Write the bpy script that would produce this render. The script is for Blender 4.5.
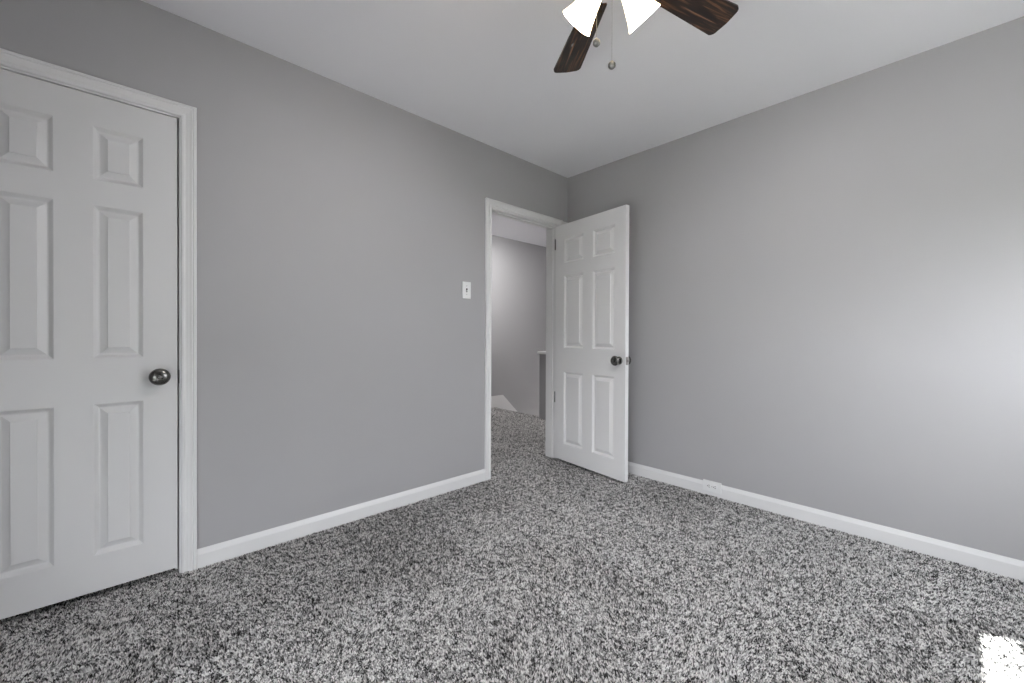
import bpy, bmesh, math, random
import numpy as np
from mathutils import Matrix, Vector

for o in list(bpy.data.objects):
    bpy.data.objects.remove(o)
sc = bpy.context.scene
COL = sc.collection
random.seed(5)
PI = math.pi

# ------------------------------------------------------------------ camera
F_PX, YAW, Y0 = 412.22, 0.8174, 338.63
ROLL, PITCH = 0.0039, -0.0057
CAM = Vector((2.332, -2.8524, 1.0493))
_s, _c = math.sin(YAW), math.cos(YAW)
_fw = Vector((-_s * math.cos(PITCH), _c * math.cos(PITCH), math.sin(PITCH)))
_rt = Vector((_c, _s, 0))
_up = _rt.cross(_fw)
_rt, _up = (math.cos(ROLL) * _rt + math.sin(ROLL) * _up, -math.sin(ROLL) * _rt + math.cos(ROLL) * _up)
cam_data = bpy.data.cameras.new('camera')
cam = bpy.data.objects.new('camera', cam_data)
COL.objects.link(cam)
cam.matrix_world = Matrix(((_rt.x, _up.x, -_fw.x, CAM.x), (_rt.y, _up.y, -_fw.y, CAM.y),
                           (_rt.z, _up.z, -_fw.z, CAM.z), (0, 0, 0, 1)))
cam_data.sensor_width = 36
cam_data.lens = F_PX * 36 / 1024
cam_data.shift_y = -(341.5 - Y0) / 1024
cam_data.clip_start = 0.02
sc.camera = cam

# ------------------------------------------------------------------ world, sun, exposure
sc.view_settings.view_transform = 'Standard'
sc.view_settings.look = 'None'
sc.view_settings.gamma = 1
sc.view_settings.use_curve_mapping = False
sc.view_settings.exposure = 0.32
SKY, SUN = 9.8, 30.0
LAMP, BULB, HALL, SPOT, LOWER = 5.5, 18.5, 84.0, 78.0, 210.0
w = bpy.data.worlds.new('sky')
sc.world = w
w.use_nodes = True
bg = w.node_tree.nodes['Background']
bg.inputs['Color'].default_value = (0.93, 0.935, 1.0, 1)
bg.inputs['Strength'].default_value = SKY
sun_data = bpy.data.lights.new('sun', 'SUN')
sun_data.energy = SUN
sun_data.angle = math.radians(0.6)
sun_data.color = (1, 0.98, 0.97)
sun = bpy.data.objects.new('sun', sun_data)
COL.objects.link(sun)
SUN_DIR = Vector((-0.902 * math.cos(math.radians(60)), -0.432 * math.cos(math.radians(60)), -math.sin(math.radians(60))))
sun.rotation_euler = SUN_DIR.to_track_quat('-Z', 'Y').to_euler()
sun.location = (6, 1, 6)
try:
    sc.cycles.max_bounces = 10
    sc.cycles.diffuse_bounces = 7
    sc.cycles.caustics_reflective = False
    sc.cycles.caustics_refractive = False
    sc.cycles.sample_clamp_indirect = 6
except Exception:
    pass

# room dimensions
H, W, L = 2.45, 3.18, 3.5        # height, x of window wall, y of back wall (negative)
HH = 2.537                       # hall ceiling
HX = -2.30                       # far hall wall
EDGE = 1.135                     # top of the stairs
T = 0.115                         # wall thickness
WIN_Y0, WIN_Y1 = -1.40, -0.205   # side window glass
WIN_Z0, WIN_Z1 = 0.85, 2.02
BACK_X0, BACK_X1 = 1.20, 2.78    # added back window, for fill light
BACK_Z0, BACK_Z1 = 0.12, 1.95


def portal(name, loc, sx, sy, rot):
    d = bpy.data.lights.new(name, 'AREA')
    d.shape = 'RECTANGLE'
    d.size, d.size_y = sx, sy
    d.cycles.is_portal = True
    o = bpy.data.objects.new(name, d)
    o.location, o.rotation_euler = loc, rot
    COL.objects.link(o)


portal('portal_side', (W + 0.10, (WIN_Y0 + WIN_Y1) / 2, (WIN_Z0 + WIN_Z1) / 2), WIN_Z1 - WIN_Z0, WIN_Y1 - WIN_Y0, (0, PI / 2, 0))
portal('portal_back', ((BACK_X0 + BACK_X1) / 2, -L - 0.10, (BACK_Z0 + BACK_Z1) / 2), BACK_X1 - BACK_X0, BACK_Z1 - BACK_Z0, (PI / 2, 0, 0))


# ------------------------------------------------------------------ materials
def mat(name, color, rough=0.5, metal=0.0, spec=0.5):
    m = bpy.data.materials.new(name)
    m.use_nodes = True
    b = m.node_tree.nodes['Principled BSDF']
    b.inputs['Base Color'].default_value = (*color, 1)
    b.inputs['Roughness'].default_value = rough
    b.inputs['Metallic'].default_value = metal
    b.inputs['Specular IOR Level'].default_value = spec
    return m, m.node_tree, b


def noise_bump(nt, b, scale, strength, dist=0.002, detail=3.0):
    tc = nt.nodes.new('ShaderNodeTexCoord')
    n = nt.nodes.new('ShaderNodeTexNoise')
    n.inputs['Scale'].default_value = scale
    n.inputs['Detail'].default_value = detail
    bp = nt.nodes.new('ShaderNodeBump')
    bp.inputs['Strength'].default_value = strength
    bp.inputs['Distance'].default_value = dist
    nt.links.new(tc.outputs['Object'], n.inputs['Vector'])
    nt.links.new(n.outputs['Fac'], bp.inputs['Height'])
    nt.links.new(bp.outputs['Normal'], b.inputs['Normal'])
    return tc, n


def paint(name, color, rough, var=0.03, bump=0.12, scale=260):
    m, nt, b = mat(name, color, rough)
    tc, n = noise_bump(nt, b, scale, bump, 0.001)
    n2 = nt.nodes.new('ShaderNodeTexNoise')
    n2.inputs['Scale'].default_value = 2.2
    n2.inputs['Detail'].default_value = 4
    r = nt.nodes.new('ShaderNodeMapRange')
    r.inputs['To Min'].default_value = 1 - var
    r.inputs['To Max'].default_value = 1 + var
    mx = nt.nodes.new('ShaderNodeMix')
    mx.data_type = 'RGBA'
    mx.blend_type = 'MULTIPLY'
    mx.inputs['Factor'].default_value = 1
    mx.inputs['A'].default_value = (*color, 1)
    nt.links.new(tc.outputs['Object'], n2.inputs['Vector'])
    nt.links.new(n2.outputs['Fac'], r.inputs['Value'])
    nt.links.new(r.outputs['Result'], mx.inputs['B'])
    nt.links.new(mx.outputs['Result'], b.inputs['Base Color'])
    return m


M_WALL = paint('grey_wall_paint', (0.415, 0.409, 0.417), 0.55, 0.03, 0.10)
M_CEIL = paint('ceiling_paint', (0.87, 0.862, 0.895), 0.8, 0.02, 0.10, 180)
M_TRIM = paint('white_trim_paint', (0.80, 0.795, 0.795), 0.35, 0.02, 0.05, 120)
M_DOOR_LIT = paint('lit_white_door_paint', (0.86, 0.855, 0.855), 0.38, 0.02, 0.07, 300)  # same door paint lightened, standing in for light on the open door
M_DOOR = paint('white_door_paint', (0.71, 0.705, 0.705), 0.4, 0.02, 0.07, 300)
M_PLASTIC = mat('white_plastic', (0.84, 0.84, 0.84), 0.3)[0]
M_SLOT = mat('dark_slot', (0.03, 0.03, 0.03), 0.6)[0]
M_BLIND = mat('blind_fabric', (0.62, 0.61, 0.60), 0.9)[0]
M_VINYL = paint('white_vinyl', (0.78, 0.78, 0.78), 0.35, 0.01, 0.02)
M_GROUND = mat('outside_ground', (0.55, 0.54, 0.52), 0.9)[0]

M_DARK_GROUND = mat('dark_ground', (0.07, 0.08, 0.06), 0.9)[0]  # ground darkened so less light bounces up through the side window
M_PEWTER, _nt, _b = mat('dark_pewter', (0.15, 0.145, 0.14), 0.24, 1.0)
noise_bump(_nt, _b, 60, 0.08, 0.001)
M_NICKEL = mat('brushed_nickel', (0.42, 0.40, 0.38), 0.3, 1.0)[0]
M_STEEL = mat('dull_hinge_steel', (0.20, 0.20, 0.20), 0.4, 1.0)[0]
M_KNOB = mat('pull_knob_metal', (0.24, 0.235, 0.23), 0.35, 0.9)[0]
M_CHAIN = mat('chain_nickel', (0.40, 0.40, 0.39), 0.4, 0.9)[0]
M_BRONZE = mat('fan_bronze', (0.06, 0.045, 0.035), 0.4, 0.8)[0]


def wood():
    m, nt, b = mat('dark_walnut', (0.05, 0.02, 0.01), 0.42)
    tc = nt.nodes.new('ShaderNodeTexCoord')
    mp = nt.nodes.new('ShaderNodeMapping')
    mp.inputs['Scale'].default_value = (2.0, 30, 20)
    n = nt.nodes.new('ShaderNodeTexNoise')
    n.inputs['Scale'].default_value = 2.6
    n.inputs['Detail'].default_value = 6
    n.inputs['Distortion'].default_value = 0.5
    r = nt.nodes.new('ShaderNodeValToRGB')
    e = r.color_ramp.elements
    e[0].position, e[0].color = 0.36, (0.003, 0.0015, 0.001, 1)
    e[1].position, e[1].color = 0.70, (0.20, 0.095, 0.045, 1)
    x = e.new(0.53)
    x.color = (0.016, 0.007, 0.004, 1)
    nt.links.new(tc.outputs['Object'], mp.inputs['Vector'])
    nt.links.new(mp.outputs['Vector'], n.inputs['Vector'])
    nt.links.new(n.outputs['Fac'], r.inputs['Fac'])
    nt.links.new(r.outputs['Color'], b.inputs['Base Color'])
    return m


M_WOOD = wood()


def emissive(name, base, color, strength):
    m, nt, b = mat(name, base, 0.35)
    b.inputs['Emission Color'].default_value = (*color, 1)
    b.inputs['Emission Strength'].default_value = strength
    return m


M_SHADE = emissive('lit_frosted_glass', (0.85, 0.82, 0.76), (1.0, 0.80, 0.52), LAMP)
M_BULB = emissive('lit_bulb', (0.9, 0.9, 0.85), (1.0, 0.85, 0.62), 12.0)
M_HALL_GLASS = emissive('lit_hall_glass', (0.85, 0.85, 0.85), (1.0, 0.97, 0.95), HALL)
M_LOWER_GLASS = emissive('lit_lower_glass', (0.85, 0.85, 0.85), (1.0, 0.97, 0.95), LOWER)


def glass():
    m = bpy.data.materials.new('window_glass')
    m.use_nodes = True
    nt = m.node_tree
    nt.nodes.clear()
    out = nt.nodes.new('ShaderNodeOutputMaterial')
    tr = nt.nodes.new('ShaderNodeBsdfTransparent')
    tr.inputs['Color'].default_value = (0.95, 0.97, 0.96, 1)
    gl = nt.nodes.new('ShaderNodeBsdfGlossy')
    gl.inputs['Roughness'].default_value = 0.02
    mx = nt.nodes.new('ShaderNodeMixShader')
    mx.inputs['Fac'].default_value = 0.05
    nt.links.new(tr.outputs[0], mx.inputs[1])
    nt.links.new(gl.outputs[0], mx.inputs[2])
    nt.links.new(mx.outputs[0], out.inputs['Surface'])
    return m


M_GLASS = glass()


def carpet(name, use_attr):
    m, nt, b = mat(name, (0.2, 0.2, 0.2), 0.95, 0, 0.1)
    r = nt.nodes.new('ShaderNodeValToRGB')
    e = r.color_ramp.elements
    e[0].position, e[0].color = 0.0, (0.022, 0.021, 0.021, 1)
    e[1].position, e[1].color = 1.0, (0.92, 0.905, 0.89, 1)
    for p, c in ((0.30, (0.17, 0.166, 0.164)), (0.52, (0.44, 0.43, 0.424)), (0.78, (0.76, 0.748, 0.738))):
        x = e.new(p)
        x.color = (*c, 1)
    if use_attr:
        a = nt.nodes.new('ShaderNodeAttribute')
        a.attribute_name = 'tint'
        nt.links.new(a.outputs['Fac'], r.inputs['Fac'])
    else:
        tc, n = noise_bump(nt, b, 170, 0.8, 0.006)
        mr = nt.nodes.new('ShaderNodeMapRange')
        mr.inputs['From Min'].default_value = 0.3
        mr.inputs['From Max'].default_value = 0.7
        nt.links.new(n.outputs['Fac'], mr.inputs['Value'])
        nt.links.new(mr.outputs['Result'], r.inputs['Fac'])
    nt.links.new(r.outputs['Color'], b.inputs['Base Color'])
    return m


M_PILE = carpet('carpet_yarn', True)
M_BACKING = carpet('carpet_backing', False)


# ------------------------------------------------------------------ helpers
def obj(name, bm, m, parent=None, smooth=False):
    me = bpy.data.meshes.new(name)
    bmesh.ops.recalc_face_normals(bm, faces=bm.faces)
    bm.to_mesh(me)
    bm.free()
    me.materials.append(m)
    if smooth:
        for p in me.polygons:
            p.use_smooth = True
        try:
            me.set_sharp_from_angle(angle=math.radians(38))
        except Exception:
            pass
    o = bpy.data.objects.new(name, me)
    COL.objects.link(o)
    if parent:
        o.parent = parent
    return o


def tag(o, label, cat, kind=None, group=None):
    o['label'] = label
    o['category'] = cat
    if kind:
        o['kind'] = kind
    if group:
        o['group'] = group
    return o


def empty(name, loc=(0, 0, 0), rz=0.0):
    o = bpy.data.objects.new(name, None)
    o.empty_display_size = 0.1
    o.location = loc
    o.rotation_euler = (0, 0, rz)
    COL.objects.link(o)
    return o


def add_box(bm, x0, x1, y0, y1, z0, z1):
    v = [bm.verts.new((x, y, z)) for z in (z0, z1) for x, y in ((x0, y0), (x1, y0), (x1, y1), (x0, y1))]
    for f in ((0, 1, 2, 3), (4, 5, 6, 7), (0, 1, 5, 4), (1, 2, 6, 5), (2, 3, 7, 6), (3, 0, 4, 7)):
        bm.faces.new([v[i] for i in f])


def boxes(*bs, bevel=0.0):
    bm = bmesh.new()
    for b in bs:
        add_box(bm, *b)
    bmesh.ops.recalc_face_normals(bm, faces=bm.faces)
    if bevel:
        bmesh.ops.bevel(bm, geom=bm.edges[:], offset=bevel, segments=2, affect='EDGES', profile=0.5)
    return bm


def add_lathe(bm, prof, seg=32, mtx=None, closed=True):
    """prof: (radius, height) pairs turned about local z."""
    rings = []
    for r, z in prof:
        if r < 1e-6:
            rings.append([bm.verts.new((0, 0, z))])
        else:
            rings.append([bm.verts.new((r * math.cos(2 * PI * i / seg), r * math.sin(2 * PI * i / seg), z)) for i in range(seg)])
    for a, b in zip(rings[:-1], rings[1:]):
        for i in range(seg):
            j = (i + 1) % seg
            if len(a) == 1 and len(b) == 1:
                continue
            if len(a) == 1:
                bm.faces.new((a[0], b[i], b[j]))
            elif len(b) == 1:
                bm.faces.new((a[i], a[j], b[0]))
            else:
                bm.faces.new((a[i], a[j], b[j], b[i]))
    if mtx is not None:
        vs = [v for r in rings for v in r]
        bmesh.ops.transform(bm, matrix=mtx, verts=vs)


def lathe(prof, seg=32, mtx=None):
    bm = bmesh.new()
    add_lathe(bm, prof, seg, mtx)
    return bm


def extrude_profile(prof, p0, p1, out):
    """prof: (out distance, z) polygon swept from p0 to p1 (xy), 'out' = outward xy unit vector."""
    bm = bmesh.new()
    ends = []
    for p in (p0, p1):
        ends.append([bm.verts.new((p[0] + out[0] * d, p[1] + out[1] * d, z)) for d, z in prof])
    n = len(prof)
    for i in range(n):
        j = (i + 1) % n
        bm.faces.new((ends[0][i], ends[0][j], ends[1][j], ends[1][i]))
    bm.faces.new(ends[0])
    bm.faces.new(ends[1][::-1])
    return bm


# ------------------------------------------------------------------ room shell
def structure(name, bm, m, label, cat):
    return tag(obj(name, bm, m), label, cat, 'structure')


# openings in the left wall (x from -T to 0)
CL0, CL1, CLZ = -3.335, -2.660, 2.020      # closet rough opening
DW0, DW1, DWZ = -0.895, -0.120, 2.015      # doorway rough opening
structure('wall_left', boxes(
    (-T, 0, -L, CL0, -0.05, 2.62), (-T, 0, CL0, CL1, CLZ, 2.62), (-T, 0, CL1, DW0, -0.05, 2.62),
    (-T, 0, DW0, DW1, DWZ, 2.62), (-T, 0, DW1, 0, -0.05, 2.62)),
    M_WALL, 'grey painted wall with the closet door and the hall doorway', 'wall')
structure('wall_right', boxes((-T, W, 0, T, -0.05, 2.62)), M_WALL,
          'long plain grey wall behind the open door', 'wall')
structure('wall_window_side', boxes(
    (W, W + T, -L - T, WIN_Y0 - 0.05, -0.05, 2.62), (W, W + T, WIN_Y1 + 0.05, T, -0.05, 2.62),
    (W, W + T, WIN_Y0 - 0.05, WIN_Y1 + 0.05, -0.05, WIN_Z0 - 0.05), (W, W + T, WIN_Y0 - 0.05, WIN_Y1 + 0.05, WIN_Z1 + 0.05, 2.62)),
    M_WALL, 'grey wall with a window, to the right of the frame', 'wall')
structure('wall_back', boxes(
    (-0.9, BACK_X0 - 0.05, -L - T, -L, -0.05, 2.62), (BACK_X1 + 0.05, W, -L - T, -L, -0.05, 2.62),
    (BACK_X0 - 0.05, BACK_X1 + 0.05, -L - T, -L, -0.05, BACK_Z0 - 0.05), (BACK_X0 - 0.05, BACK_X1 + 0.05, -L - T, -L, BACK_Z1 + 0.05, 2.62)),
    M_WALL, 'grey wall behind the camera with an added window', 'wall')
structure('ceiling', boxes((0, W, -L, 0, H, 2.62)), M_CEIL, 'flat white bedroom ceiling above the fan', 'ceiling')
FZ = -0.008
structure('floor', boxes(
    (-0.9, W, -L, 0, -0.16, FZ), (HX, -0.9, -2.2, 0, -0.16, FZ), (HX, -T, 0, EDGE, -0.16, FZ), (-1.30, -T, EDGE, 3.2, -0.16, FZ)),
    M_BACKING, 'floor under the speckled grey carpet', 'floor')

# hall, closet and stairwell beyond the left wall
structure('wall_hall', boxes((HX - 0.1, HX, -2.2, 3.2, -2.4, 2.62)), M_WALL, 'grey hall wall seen through the open doorway', 'wall')
structure('wall_hall_end', boxes((HX - 0.1, T, 3.2, 3.3, -2.4, 2.62), (-T, 0.0, T, 3.2, -2.4, 2.62)), M_WALL,
          'grey walls closing the hall beyond the bedroom corner', 'wall')
structure('wall_hall_near', boxes((HX - 0.1, -T, -2.3, -2.2, -0.05, 2.62)), M_WALL, 'grey wall between hall and closet', 'wall')
structure('wall_closet', boxes((-1.0, -0.9, -L, -2.3, -0.05, 2.62)), M_WALL, 'back wall of the closet', 'wall')
structure('ceiling_hall', boxes((HX, -T, -L, 3.2, HH, 2.62)), M_CEIL, 'hall ceiling seen through the top of the doorway', 'ceiling')
structure('floor_lower', boxes((HX, -T, EDGE - 0.4, 3.2, -2.5, -2.4)), M_BACKING, 'lower floor at the foot of the stairs', 'floor')
structure('wall_stair', boxes((-1.28, -1.16, 1.02, 3.2, FZ, 0.824), (-1.28, -1.20, EDGE, 3.2, -2.4, FZ - 0.15),
                              (HX, -1.30, EDGE - 0.1, EDGE, -2.4, -0.16)), M_WALL,
          'short grey half wall at the head of the stairs', 'wall')
structure('trim_1', boxes((-1.302, -1.125, 1.0, 3.2, 0.824, 0.855), bevel=0.006), M_TRIM,
          'white cap on the half wall in the hall', 'trim')
st = bmesh.new()
for k in range(8):
    add_box(st, HX + 0.02, -1.30, EDGE + 0.255 * k, EDGE + 0.255 * (k + 1), -2.4, -0.20 - 0.195 * (k + 0))
structure('staircase', st, M_BACKING, 'carpeted stairs going down from the hall', 'stairs')
bm = bmesh.new()
pts = [(-2.2, FZ), (-2.2, 0.163), (1.30, 0.163), (3.2, -1.65), (3.2, -2.0), (1.2, -0.16), (1.2, FZ)]
a = [bm.verts.new((HX, y, z)) for y, z in pts]
b = [bm.verts.new((HX + 0.018, y, z)) for y, z in pts]
for i in range(len(pts)):
    j = (i + 1) % len(pts)
    bm.faces.new((a[i], a[j], b[j], b[i]))
bm.faces.new(a)
bm.faces.new(b)
structure('trim_2', bm, M_TRIM, 'white skirt board stepping down along the hall stairs', 'trim')

# baseboards
BB = [(0, FZ), (0.014, FZ), (0.014, 0.056), (0.0125, 0.060), (0.006, 0.075), (0.004, 0.079), (0, 0.079)]
structure('baseboard_left', extrude_profile(BB, (0, -2.618), (0, -0.928), (1, 0)), M_TRIM,
          'white baseboard between the closet door and the doorway', 'baseboard')
structure('baseboard_right', extrude_profile(BB, (0.0, 0), (W, 0), (0, -1)), M_TRIM,
          'white baseboard along the long right wall', 'baseboard')
structure('baseboard_window_side', extrude_profile(BB, (W, -L), (W, -0.014), (-1, 0)), M_TRIM,
          'white baseboard under the side window', 'baseboard')
structure('baseboard_back', extrude_profile(BB, (0.0, -L), (W - 0.014, -L), (0, 1)), M_TRIM,
          'white baseboard behind the camera', 'baseboard')

# ------------------------------------------------------------------ door casings
CASING = [(0, 0), (0, 0.009), (0.003, 0.012), (0.009, 0.012), (0.012, 0.009), (0.017, 0.0085), (0.020, 0.0105),
          (0.027, 0.013), (0.033, 0.0165), (0.036, 0.0165), (0.038, 0.014), (0.040, 0.018), (0.047, 0.018), (0.050, 0.015), (0.050, 0)]


def casing_bm(ya, yb, zt):
    bm = bmesh.new()
    rows = []
    for t, d in [(q * 1.1, e_) for q, e_ in CASING]:
        rows.append([bm.verts.new(p) for p in ((d, ya - t, FZ), (d, ya - t, zt + t), (d, yb + t, zt + t), (d, yb + t, FZ))])
    for r0, r1 in zip(rows[:-1], rows[1:]):
        for k in range(3):
            bm.faces.new((r0[k], r0[k + 1], r1[k + 1], r1[k]))
    bm.faces.new([r[0] for r in rows])
    bm.faces.new([r[3] for r in rows][::-1])
    return bm


def door_frame(name, label, ya, yb, zt, ra, rb, rz, stop_x0, stop_x1):
    """ya..yb = faces of the jambs, ra/rb/rz the rough opening around them."""
    root = tag(empty(name, (0, (ya + yb) / 2, FZ)), label, 'door frame', 'structure')
    off = Vector((0, -(ya + yb) / 2, -FZ))

    def put(nm, bm, m, smooth=False):
        bmesh.ops.translate(bm, vec=off, verts=bm.verts)
        return obj(nm, bm, m, root, smooth)
    put('casing', casing_bm(ya - 0.006, yb + 0.006, zt + 0.006), M_TRIM)
    put('jamb', boxes((-T, 0, ra, ya, FZ, zt), (-T, 0, yb, rb, FZ, zt), (-T, 0, ra, rb, zt, rz)), M_TRIM)
    put('door_stop', boxes((stop_x0, stop_x1, ya, ya + 0.011, FZ, zt - 0.011), (stop_x0, stop_x1, yb - 0.011, yb, FZ, zt - 0.011),
                           (stop_x0, stop_x1, ya, yb, zt - 0.011, zt), bevel=0.002), M_TRIM)
    return root, put


fr, put = door_frame('trim_3', 'white moulded frame around the closed closet door', -3.316, -2.6795, 2.0045, CL0, CL1, CLZ, -0.085, -0.048)
put('strike_plate', boxes((-0.030, 0.0008, -2.6798, -2.6785, 0.835, 0.895)), M_STEEL)['label'] = 'small dark strike plate'
fr, put = door_frame('trim_4', 'white moulded frame around the open hall doorway', -0.876, -0.140, 1.996, DW0, DW1, DWZ, -0.075, -0.038)
put('filler_board', boxes((0, 0.012, -0.0785, -0.0005, FZ, 2.052), bevel=0.001), M_TRIM)
put('back_casing', boxes((-T - 0.012, -T, -0.945, -0.882, FZ, 2.06), (-T - 0.012, -T, -0.134, -0.07, FZ, 2.06),
                         (-T - 0.012, -T, -0.882, -0.134, 2.002, 2.06)), M_TRIM)

# ------------------------------------------------------------------ six panel doors
PROFILE = [(0, 0), (0.003, 0.0022), (0.0135, 0.0145), (0.017, 0.0158), (0.0195, 0.0152), (0.0405, 0.0035), (0.0420, 0.0005)]
TH = 0.035


def panel_bm(u0, u1, z0, z1):
    bm = bmesh.new()
    for side in (0, 1):
        prev = None
        for ins, dep in PROFILE:
            y = (TH - dep) if side else dep
            ring = [bm.verts.new(p) for p in ((u0 + ins, y, z0 + ins), (u1 - ins, y, z0 + ins), (u1 - ins, y, z1 - ins), (u0 + ins, y, z1 - ins))]
            if prev:
                for i in range(4):
                    j = (i + 1) % 4
                    bm.faces.new((prev[i], prev[j], ring[j], ring[i]) if side == 0 else (prev[j], prev[i], ring[i], ring[j]))
            prev = ring
        bm.faces.new(prev if side == 0 else prev[::-1])
    return bm


def slab_bm(us, zs, holes):
    """flat stile-and-rail frame: grid cells that are not panel openings, both faces, plus the outer edges."""
    bm = bmesh.new()
    cache = {}

    def v(u, y, z):
        k = (round(u, 5), round(y, 5), round(z, 5))
        if k not in cache:
            cache[k] = bm.verts.new((u, y, z))
        return cache[k]
    for i in range(len(us) - 1):
        for j in range(len(zs) - 1):
            if (i, j) in holes:
                continue
            a0, a1, b0, b1 = us[i], us[i + 1], zs[j], zs[j + 1]
            bm.faces.new((v(a0, 0, b0), v(a1, 0, b0), v(a1, 0, b1), v(a0, 0, b1)))
            bm.faces.new((v(a0, TH, b0), v(a0, TH, b1), v(a1, TH, b1), v(a1, TH, b0)))
    for i in range(len(us) - 1):
        for z in (zs[0], zs[-1]):
            bm.faces.new((v(us[i], 0, z), v(us[i + 1], 0, z), v(us[i + 1], TH, z), v(us[i], TH, z)))
    for j in range(len(zs) - 1):
        for u in (us[0], us[-1]):
            bm.faces.new((v(u, 0, zs[j]), v(u, 0, zs[j + 1]), v(u, TH, zs[j + 1]), v(u, TH, zs[j])))
    return bm


KNOB = [(0, 0.0), (0.0285, 0.0), (0.0295, 0.004), (0.027, 0.010), (0.019, 0.013), (0.0135, 0.015), (0.0125, 0.026), (0.017, 0.030),
        (0.028, 0.035), (0.0345, 0.042), (0.0358, 0.050), (0.032, 0.0575), (0.022, 0.0625), (0.0125, 0.0640), (0.0115, 0.0630), (0.0075, 0.0622),
        (0.0070, 0.0655), (0, 0.0660)]


def make_door(name, label, width, z0, z1, holes_u, holes_z, knob_u, knob_z, loc, rz, knob_label, paint_m):
    """local frame: u along x from the hinge edge, visible face at y=0 looking to -y, thickness to +y."""
    root = tag(empty(name, loc, rz), label, 'door', 'structure')
    us = [0] + [q for p in holes_u for q in p] + [width]
    zs = [z0] + [q for p in holes_z for q in p] + [z1]
    holes = {(1 + 2 * i, 1 + 2 * j) for i in range(len(holes_u)) for j in range(len(holes_z))}
    obj('slab', slab_bm(us, zs, holes), paint_m, root)
    for uz in holes_z:
        for uu in holes_u:
            obj('panel', panel_bm(uu[0], uu[1], uz[0], uz[1]), paint_m, root)
    for side in (-1, 1):
        mt = Matrix.Translation((knob_u, 0 if side < 0 else TH, knob_z)) @ Matrix.Rotation(PI / 2 * (1 if side < 0 else -1), 4, 'X')
        k = obj('knob', lathe(KNOB[5:], 40, mt), M_PEWTER, root, True)
        k['label'] = knob_label
        obj('rose', lathe(KNOB[:6], 40, mt), M_PEWTER, k, True)
    return root


# closed closet door: the face looks to +x, hinge edge at its left (south) end
HZ = [(0.166, 0.772), (0.955, 1.565), (1.668, 1.879)]
y_h = -3.3125
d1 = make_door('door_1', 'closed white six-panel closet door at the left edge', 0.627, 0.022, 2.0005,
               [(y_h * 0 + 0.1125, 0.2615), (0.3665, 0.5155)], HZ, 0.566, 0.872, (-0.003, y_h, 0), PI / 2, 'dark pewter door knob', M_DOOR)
# open bedroom door
ang = math.radians(-7.47)

HZ2 = [(0.152, 0.757), (0.955, 1.557), (1.662, 1.870)]
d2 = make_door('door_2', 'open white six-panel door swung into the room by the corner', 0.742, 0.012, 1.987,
               [(0.1035, 0.3235), (0.4255, 0.6415)], HZ2, 0.688, 0.877, (0.012, -0.165, 0), ang, 'dark pewter door knob', M_DOOR_LIT)
lp = obj('latch_plate', boxes((0.7416, 0.7432, 0.005, 0.030, 0.848, 0.905), (0.7432, 0.7541, 0.011, 0.024, 0.868, 0.887), bevel=0.001), M_NICKEL, d2)
lp['label'] = 'nickel latch plate on the door edge'
for hz in (0.531, 1.833):
    bm = lathe([(0, -0.044), (0.0055, -0.044), (0.0055, 0.044), (0.003, 0.048), (0, 0.048)], 14, Matrix.Translation((-0.004, -0.003, hz)))
    add_box(bm, -0.0035, -0.0004, 0.002, 0.030, hz - 0.042, hz + 0.042)
    obj('hinge', bm, M_STEEL, d2)['label'] = 'steel hinge'

# ------------------------------------------------------------------ switch and outlet
sw = tag(empty('light_switch', (0, -1.107, 1.371)), 'white toggle light switch on the wall left of the doorway', 'light switch')
obj('wall_plate', boxes((0, 0.006, -0.036, 0.036, -0.059, 0.059), bevel=0.0025), M_PLASTIC, sw)
bm = bmesh.new()
add_box(bm, 0.0055, 0.0066, -0.006, 0.006, -0.013, 0.013)
obj('toggle_slot', bm, M_SLOT, sw)
bm = boxes((0.0, 0.016, -0.004, 0.004, -0.005, 0.005), bevel=0.001)
bmesh.ops.transform(bm, matrix=Matrix.Translation((0.006, 0, -0.003)) @ Matrix.Rotation(math.radians(28), 4, 'Y'), verts=bm.verts)
obj('toggle', bm, M_PLASTIC, sw)
for s in (-1, 1):
    obj('screw', lathe([(0, 0.0075), (0.003, 0.0068), (0.0033, 0.005)], 12,
                       Matrix.Translation((0, 0, s * 0.030)) @ Matrix.Rotation(PI / 2, 4, 'Y')), M_NICKEL, sw)

ot = tag(empty('wall_outlet', (1.254, -0.014, 0.059)), 'white sideways outlet set into the baseboard of the right wall', 'outlet')
obj('wall_plate', boxes((-0.058, 0.058, -0.008, 0.0, -0.036, 0.036), bevel=0.0025), M_PLASTIC, ot)
for s in (-1, 1):
    bm = lathe([(0, 0.0098), (0.0155, 0.0098), (0.0165, 0.0085), (0.0165, 0.007)], 24, Matrix.Translation((s * 0.0195, 0, 0)) @ Matrix.Rotation(PI / 2, 4, 'X'))
    f = obj('receptacle', bm, M_PLASTIC, ot)
    bm = bmesh.new()
    for zz in (-0.0062, 0.0062):
        add_box(bm, s * 0.0195 - 0.001 * 0 - 0.0015, s * 0.0195 + 0.0065, -0.0104, -0.0096, zz - 0.0017, zz + 0.0017)
    add_lathe(bm, [(0, 0.0104), (0.0032, 0.0104), (0.0032, 0.0096)], 10, Matrix.Translation((s * 0.0195 - 0.0075, 0, 0)) @ Matrix.Rotation(PI / 2, 4, 'X'))
    obj('slots', bm, M_SLOT, f)
obj('screw', lathe([(0, 0.0092), (0.003, 0.0088), (0.0033, 0.0075)], 12, Matrix.Rotation(PI / 2, 4, 'X')), M_NICKEL, ot)

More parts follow.
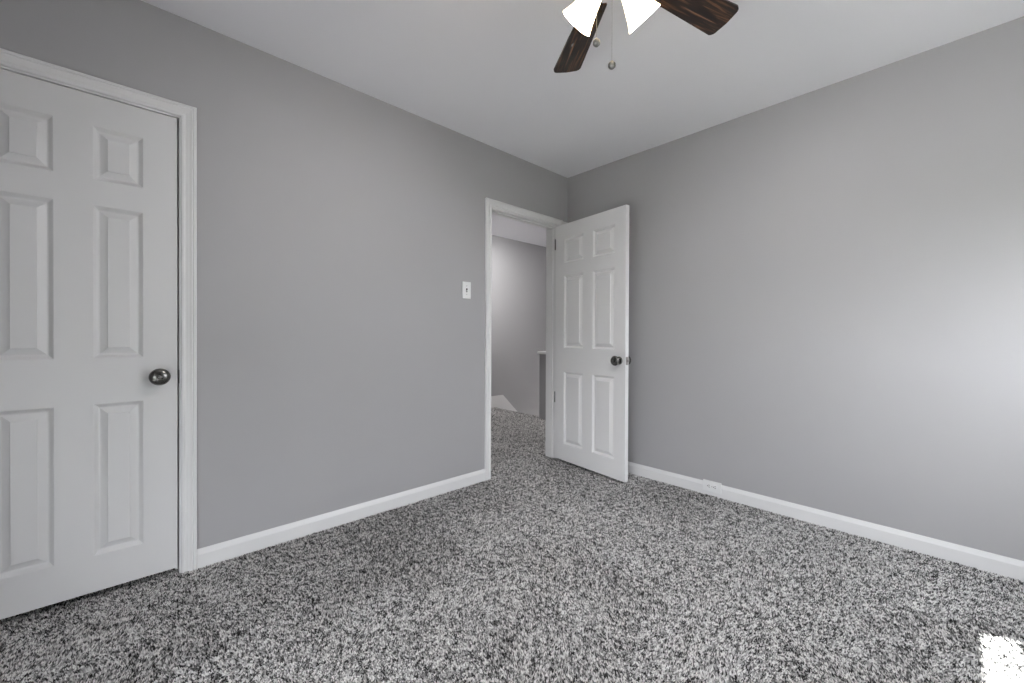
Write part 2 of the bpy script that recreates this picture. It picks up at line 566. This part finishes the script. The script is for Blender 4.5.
# ------------------------------------------------------------------ ceiling fan
FC = (1.583, -1.710)
fan = tag(empty('ceiling_fan', (FC[0], FC[1], H)), 'ceiling fan with dark walnut blades and three lit frosted shades', 'ceiling fan')
obj('canopy', lathe([(0, 0), (0.085, 0), (0.085, -0.012), (0.075, -0.045), (0.05, -0.06), (0, -0.06)], 40), M_BRONZE, fan, True)
obj('motor_housing', lathe([(0, -0.05), (0.06, -0.055), (0.11, -0.075), (0.128, -0.105), (0.128, -0.15), (0.11, -0.185), (0.07, -0.20), (0, -0.20)], 48), M_BRONZE, fan, True)
BZ = -0.205
R0, R1 = 0.165, 0.548


def blade_bm():
    bm = bmesh.new()
    out = []
    n = 12
    for i in range(n + 1):
        t = i / n
        out.append((R0 + (R1 - 0.022 - R0) * t, -(0.044 + 0.019 * t)))
    hw = 0.063
    for i in range(1, 9):
        a = -PI / 2 + PI / 2 * i / 8
        out.append((R1 - 0.026 + 0.022 * math.cos(a) , -(hw - 0.022) + 0.022 * math.sin(a)))
    out.append((R1, 0.0))
    full = out + [(x, -y) for x, y in out[::-1][1:]]
    a = [bm.verts.new((x, y, 0.0035)) for x, y in full]
    b = [bm.verts.new((x, y, -0.0035)) for x, y in full]
    m_ = len(full)
    for i in range(m_):
        j = (i + 1) % m_
        bm.faces.new((a[i], a[j], b[j], b[i]))
    bm.faces.new(a)
    bm.faces.new(b[::-1])
    bmesh.ops.transform(bm, matrix=Matrix.Rotation(math.radians(-11), 4, 'X'), verts=bm.verts)
    return bm


def iron_bm():
    bm = bmesh.new()
    pts = [(0.09, 0.018, 0.006), (0.13, 0.014, 0.004), (0.16, 0.020, 0.001), (0.19, 0.034, -0.0045), (0.225, 0.030, -0.0045), (0.245, 0.012, -0.0045)]
    ring = []
    for x, hw, z in pts:
        ring.append([bm.verts.new((x, s * hw, z + q)) for s, q in ((-1, 0.003), (1, 0.003), (1, -0.003), (-1, -0.003))])
    for r0, r1 in zip(ring[:-1], ring[1:]):
        for i in range(4):
            j = (i + 1) % 4
            bm.faces.new((r0[i], r0[j], r1[j], r1[i]))
    bm.faces.new(ring[0])
    bm.faces.new(ring[-1][::-1])
    bmesh.ops.transform(bm, matrix=Matrix.Rotation(math.radians(-11), 4, 'X'), verts=bm.verts)
    return bm


blade0 = obj('blade', blade_bm(), M_WOOD, fan)
iron0 = obj('blade_iron', iron_bm(), M_BRONZE, blade0)
iron0.location = (0, 0, -0.004)
AZ0 = 73.5
for k in range(5):
    if k == 0:
        bl = blade0
    else:
        bl = blade0.copy()
        COL.objects.link(bl)
        ir = iron0.copy()
        COL.objects.link(ir)
        ir.parent = bl
    bl.parent = fan
    bl.location = (0, 0, BZ)
    bl.rotation_euler = (0, 0, math.radians(AZ0 + 72 * k))
obj('light_kit', lathe([(0, -0.20), (0.055, -0.20), (0.062, -0.215), (0.062, -0.245), (0.048, -0.268), (0.02, -0.28), (0.012, -0.292), (0, -0.295)], 36), M_BRONZE, fan, True)
# three tulip shades; local z = axis towards the mouth
SHADE = [(0.020, 0.0), (0.024, 0.006), (0.029, 0.020), (0.034, 0.040), (0.041, 0.062), (0.0475, 0.084), (0.0545, 0.101), (0.0585, 0.110),
         (0.0560, 0.110), (0.0520, 0.100), (0.0450, 0.083), (0.0385, 0.062), (0.0315, 0.040), (0.0265, 0.021), (0.0215, 0.008), (0.018, 0.003), (0.020, 0.0)]
TILT = math.radians(44.4)
for az in (71.9, 191.9, 311.9):
    a_ = math.radians(az)
    ax = Vector((math.cos(a_) * math.cos(TILT), math.sin(a_) * math.cos(TILT), -math.sin(TILT)))
    q = ax.to_track_quat('Z', 'Y').to_matrix().to_4x4()
    base = Vector((0.052 * math.cos(a_), 0.052 * math.sin(a_), -0.264))
    mt = Matrix.Translation(base) @ q
    sh = obj('lamp_shade', lathe(SHADE, 36, mt), M_SHADE, fan, True)
    obj('bulb', lathe([(0, 0.046), (0.008, 0.045), (0.014, 0.039), (0.016, 0.032), (0.014, 0.024), (0.010, 0.016), (0.010, 0.004), (0, 0.004)], 20, mt), M_BULB, sh, True)
    ld = bpy.data.lights.new('bulb_light', 'POINT')
    ld.energy = BULB
    ld.color = (0.975, 0.965, 1.0)
    ld.shadow_soft_size = 0.018
    lo = bpy.data.objects.new('bulb_light', ld)
    COL.objects.link(lo)
    lo.parent = fan
    lo.location = base + ax * 0.066
    obj('lamp_holder', lathe([(0, -0.028), (0.014, -0.028), (0.022, -0.012), (0.025, 0.0), (0.0245, 0.010), (0, 0.010)][:5], 24, mt), M_BRONZE, fan, True)


def chain(x, y, ztop, zball):
    bm = lathe([(0, ztop), (0.0005, ztop), (0.0005, zball), (0, zball)], 6, Matrix.Translation((x, y, 0)))
    z = ztop
    while z > zball:
        add_lathe(bm, [(0, 0.0011), (0.0009, 0.0004), (0.0009, -0.0004), (0, -0.0011)], 6, Matrix.Translation((x, y, z)))
        z -= 0.0046
    c = obj('pull_chain', bm, M_CHAIN, fan)
    prof = [(0, 0.0150), (0.0022, 0.0145), (0.0026, 0.0125)]
    for i in range(1, 12):
        a = PI / 2 - PI * i / 12
        r = 0.0122 * math.cos(a) * (0.90 if i % 3 == 0 else 1.0)
        prof.append((max(r, 0.001), 0.0125 * math.sin(a)))
    prof.append((0, -0.0125))
    obj('pull_knob', lathe(prof, 20, Matrix.Translation((x, y, zball - 0.012))), M_KNOB, c, True)


r_ = _rt
chain(-0.051 * r_.x, -0.051 * r_.y - 0.004, -0.262, 2.002 - H)
chain(-0.004 * r_.x, -0.004 * r_.y, -0.290, 1.932 - H)

# ------------------------------------------------------------------ windows and blinds (outside the frame; the back pair is added for fill light)
def window(name, label, loc, rz, width, zs):
    """local x along the wall, y outwards, z up from 0."""
    root = tag(empty(name, loc, rz), label, 'window', 'structure')
    h, z0 = zs[1] - zs[0], zs[0]
    hw = width / 2
    fr = 0.05
    obj('window_frame', boxes((-hw - fr, -hw, 0, T, -fr, h + fr), (hw, hw + fr, 0, T, -fr, h + fr), (-hw, hw, 0, T, -fr, 0), (-hw, hw, 0, T, h, h + fr)), M_VINYL, root)
    obj('window_casing', boxes((-hw - 0.10, -hw - 0.005, -0.016, 0, -0.02, h + 0.10), (hw + 0.005, hw + 0.10, -0.016, 0, -0.02, h + 0.10),
                               (-hw - 0.005, hw + 0.005, -0.016, 0, h + 0.005, h + 0.10)), M_TRIM, root)
    obj('window_sill', boxes((-hw - 0.12, hw + 0.12, -0.05, 0.02, -0.045, -0.018), bevel=0.004), M_TRIM, root)
    rail = 1.425 - z0
    obj('sash', boxes((-hw, hw, 0.07, 0.10, rail - 0.02, rail + 0.016), (-hw, -hw + 0.0005, 0.07, 0.10, 0, h), (hw - 0.0005, hw, 0.07, 0.10, 0, h)), M_VINYL, root)
    for a, b in ((0.0, rail - 0.02), (rail + 0.016, h)):
        obj('pane', boxes((-hw, hw, 0.083, 0.087, a, b)), M_GLASS, root)
    return root


window('window_1', 'white sash window on the wall right of the frame', (W, (WIN_Y0 + WIN_Y1) / 2, WIN_Z0), -PI / 2, WIN_Y1 - WIN_Y0, (WIN_Z0, WIN_Z1))
window('fill_window', 'added white window behind the camera, giving low fill light', ((BACK_X0 + BACK_X1) / 2, -L, BACK_Z0), PI, BACK_X1 - BACK_X0, (BACK_Z0, BACK_Z1))  # added window, shaped low and wide to brighten the far walls


def blind(label, loc, rz, width, drop):
    root = tag(empty('roller_blind', loc, rz), label, 'blind')
    hw = width / 2
    obj('roller', lathe([(0, -hw), (0.018, -hw), (0.018, hw), (0, hw)], 20, Matrix.Translation((0, 0, -0.03)) @ Matrix.Rotation(PI / 2, 4, 'Y')), M_VINYL, root, True)
    obj('shade_cloth', boxes((-hw, hw, 0.016, 0.019, -drop, -0.03)), M_BLIND, root)
    obj('bottom_rail', boxes((-hw, hw, 0.010, 0.024, -drop - 0.02, -drop), bevel=0.003), M_VINYL, root)


blind('off-white roller blind half lowered in the side window', (W + 0.03, (WIN_Y0 + WIN_Y1) / 2, WIN_Z1), -PI / 2, WIN_Y1 - WIN_Y0 - 0.004, WIN_Z1 - 1.591)
blind('added roller blind masking the upper part of the fill window behind the camera', ((BACK_X0 + BACK_X1) / 2, -L - 0.03, BACK_Z1), PI, BACK_X1 - BACK_X0 - 0.004, BACK_Z1 - 0.90)  # added blind, keeps the fill light low in the back window
structure('ground', boxes((W + T, 18, -18, 14, -0.6, -0.4)), M_DARK_GROUND, 'unseen ground outside the side window, darkened to cut bounce light', 'ground')  # unseen ground kept dark to hold back bounce light
structure('bounce_ground', boxes((-14, W + T, -18, -L - T, -0.6, -0.4)), M_GROUND, 'unseen pale ground behind the house, added to bounce light inside', 'ground')  # unseen pale reflector ground, lifts the light entering at the back

# ------------------------------------------------------------------ lamps of the hall and the stairwell, plus an added spotlight
hl = tag(empty('flush_light', (-1.12, 0.75, HH)), 'round flush ceiling light in the hall beside the doorway', 'ceiling light')
obj('base_plate', lathe([(0, 0), (0.15, 0), (0.15, -0.02), (0, -0.02)], 36), M_VINYL, hl)
obj('glass_dome', lathe([(0.14, -0.02), (0.135, -0.032), (0.11, -0.046), (0.06, -0.054), (0, -0.056)], 36), M_HALL_GLASS, hl, True)
sp = tag(empty('added_spotlight', (-1.45, 0.15, HH)), 'small added ceiling spotlight brightening the far hall wall', 'spotlight')  # spotlight added to brighten the hall wall, no known fixture there
sp_dir = (Vector((HX, 1.45, 1.60)) - Vector((-1.45, 0.15, HH - 0.10))).normalized()
obj('base_plate', lathe([(0, 0), (0.05, 0), (0.05, -0.015), (0.012, -0.02), (0.012, -0.07), (0, -0.07)], 24), M_VINYL, sp, True)
mt = Matrix.Translation((0, 0, -0.10)) @ sp_dir.to_track_quat('Z', 'Y').to_matrix().to_4x4()
obj('spot_head', lathe([(0, -0.05), (0.025, -0.045), (0.035, -0.02), (0.04, 0.05), (0.037, 0.05), (0.032, -0.015), (0, -0.03)], 24, mt), M_VINYL, sp, True)
sd = bpy.data.lights.new('spot_light', 'SPOT')
sd.energy = SPOT
sd.spot_size = math.radians(80)
sd.spot_blend = 1.0
sd.shadow_soft_size = 0.03
so = bpy.data.objects.new('spot_light', sd)
COL.objects.link(so)
so.parent = sp
so.location = Vector((0, 0, -0.10)) + sp_dir * 0.035
so.rotation_euler = sp_dir.to_track_quat('-Z', 'Y').to_euler()
ll = tag(empty('wall_light', (-1.80, 3.2, -1.3)), 'globe wall light low in the stairwell', 'wall light')
obj('back_plate', lathe([(0, 0), (0.05, 0), (0.05, 0.015), (0, 0.015)], 24, Matrix.Rotation(PI / 2, 4, 'X')), M_NICKEL, ll)
obj('glass_globe', lathe([(0.02, 0.015), (0.06, 0.04), (0.08, 0.08), (0.06, 0.13), (0, 0.155)], 28, Matrix.Rotation(PI / 2, 4, 'X')), M_LOWER_GLASS, ll, True)


# ------------------------------------------------------------------ carpet pile
def smooth_noise(x, y, scale, seed):
    rng = np.random.default_rng(seed)
    g = rng.random((64, 64))
    u, v = x * scale + 20.3, y * scale + 20.7
    iu, iv = np.floor(u).astype(int), np.floor(v).astype(int)
    fu, fv = u - iu, v - iv
    fu, fv = fu * fu * (3 - 2 * fu), fv * fv * (3 - 2 * fv)
    q = lambda a, b: g[a % 64, b % 64]
    return (q(iu, iv) * (1 - fu) + q(iu + 1, iv) * fu) * (1 - fv) + (q(iu, iv + 1) * (1 - fu) + q(iu + 1, iv + 1) * fu) * fv


def pile(regions, pitch):
    rng = np.random.default_rng(11)
    px, py = [], []
    for x0, x1, y0, y1 in regions:
        nx, ny = int((x1 - x0) / pitch), int((y1 - y0) / pitch)
        gx, gy = np.meshgrid(np.linspace(x0 + 0.004, x1 - 0.004, nx), np.linspace(y0 + 0.004, y1 - 0.004, ny))
        gx = gx + rng.uniform(-0.5, 0.5, gx.shape) * pitch
        gy = gy + rng.uniform(-0.5, 0.5, gy.shape) * pitch
        px.append(np.clip(gx.ravel(), x0 + 0.003, x1 - 0.003))
        py.append(np.clip(gy.ravel(), y0 + 0.003, y1 - 0.003))
    x, y = np.concatenate(px), np.concatenate(py)
    n = len(x)
    # the nap lies in brushed patches
    na = smooth_noise(x, y, 2.6, 3) * 0.6 + smooth_noise(x, y, 6.5, 4) * 0.4
    lean = 0.0025 + 0.002 * rng.random(n)
    la = 2 * PI * (na * 1.6) + rng.normal(0, 0.9, n)
    h = 0.0055 + 0.0035 * rng.random(n)
    r = 0.0036 + 0.0008 * rng.random(n)
    ph = rng.random(n) * 2 * PI
    V = np.zeros((n, 4, 3), dtype=np.float32)
    for k in range(3):
        V[:, k, 0] = x + r * np.cos(ph + 2.0944 * k)
        V[:, k, 1] = y + r * np.sin(ph + 2.0944 * k)
        V[:, k, 2] = FZ - 0.001
    V[:, 3, 0] = x + lean * np.cos(la)
    V[:, 3, 1] = y + lean * np.sin(la)
    V[:, 3, 2] = FZ + h
    base = np.arange(n)[:, None] * 4
    tri = np.array([[0, 1, 3], [1, 2, 3], [2, 0, 3]]).ravel()
    loops = (base + tri[None, :]).ravel().astype(np.int32)
    me = bpy.data.meshes.new('carpet_pile')
    me.vertices.add(n * 4)
    me.vertices.foreach_set('co', V.ravel())
    me.loops.add(len(loops))
    me.loops.foreach_set('vertex_index', loops)
    me.polygons.add(n * 3)
    me.polygons.foreach_set('loop_start', np.arange(0, len(loops), 3, dtype=np.int32))
    me.polygons.foreach_set('loop_total', np.full(n * 3, 3, dtype=np.int32))
    me.update(calc_edges=True)
    # yarn colours: mixed dark, mid and pale plies, slightly patchy
    t = rng.beta(0.6, 0.6, n)
    t = 0.5 + (t - 0.5) * 0.82 + 0.80 * (smooth_noise(x, y, 95, 8) - 0.5)
    t = np.clip(t + 0.18 * (na - 0.5), 0, 1)
    at = me.attributes.new('tint', 'FLOAT', 'POINT')
    at.data.foreach_set('value', np.repeat(t, 4).astype(np.float32))
    me.materials.append(M_PILE)
    o = bpy.data.objects.new('carpet_pile', me)
    COL.objects.link(o)
    return tag(o, 'speckled grey cut-pile carpet covering bedroom and hall floor', 'carpet', 'stuff')


pile([(0.0, W, -L, 0.0), (-T, 0.0, -0.87, -0.165), (HX, -T - 0.002, -1.4, -0.002), (HX, -T - 0.002, 0, EDGE - 0.002), (-T, 0, -3.3, -2.69)], 0.0053)
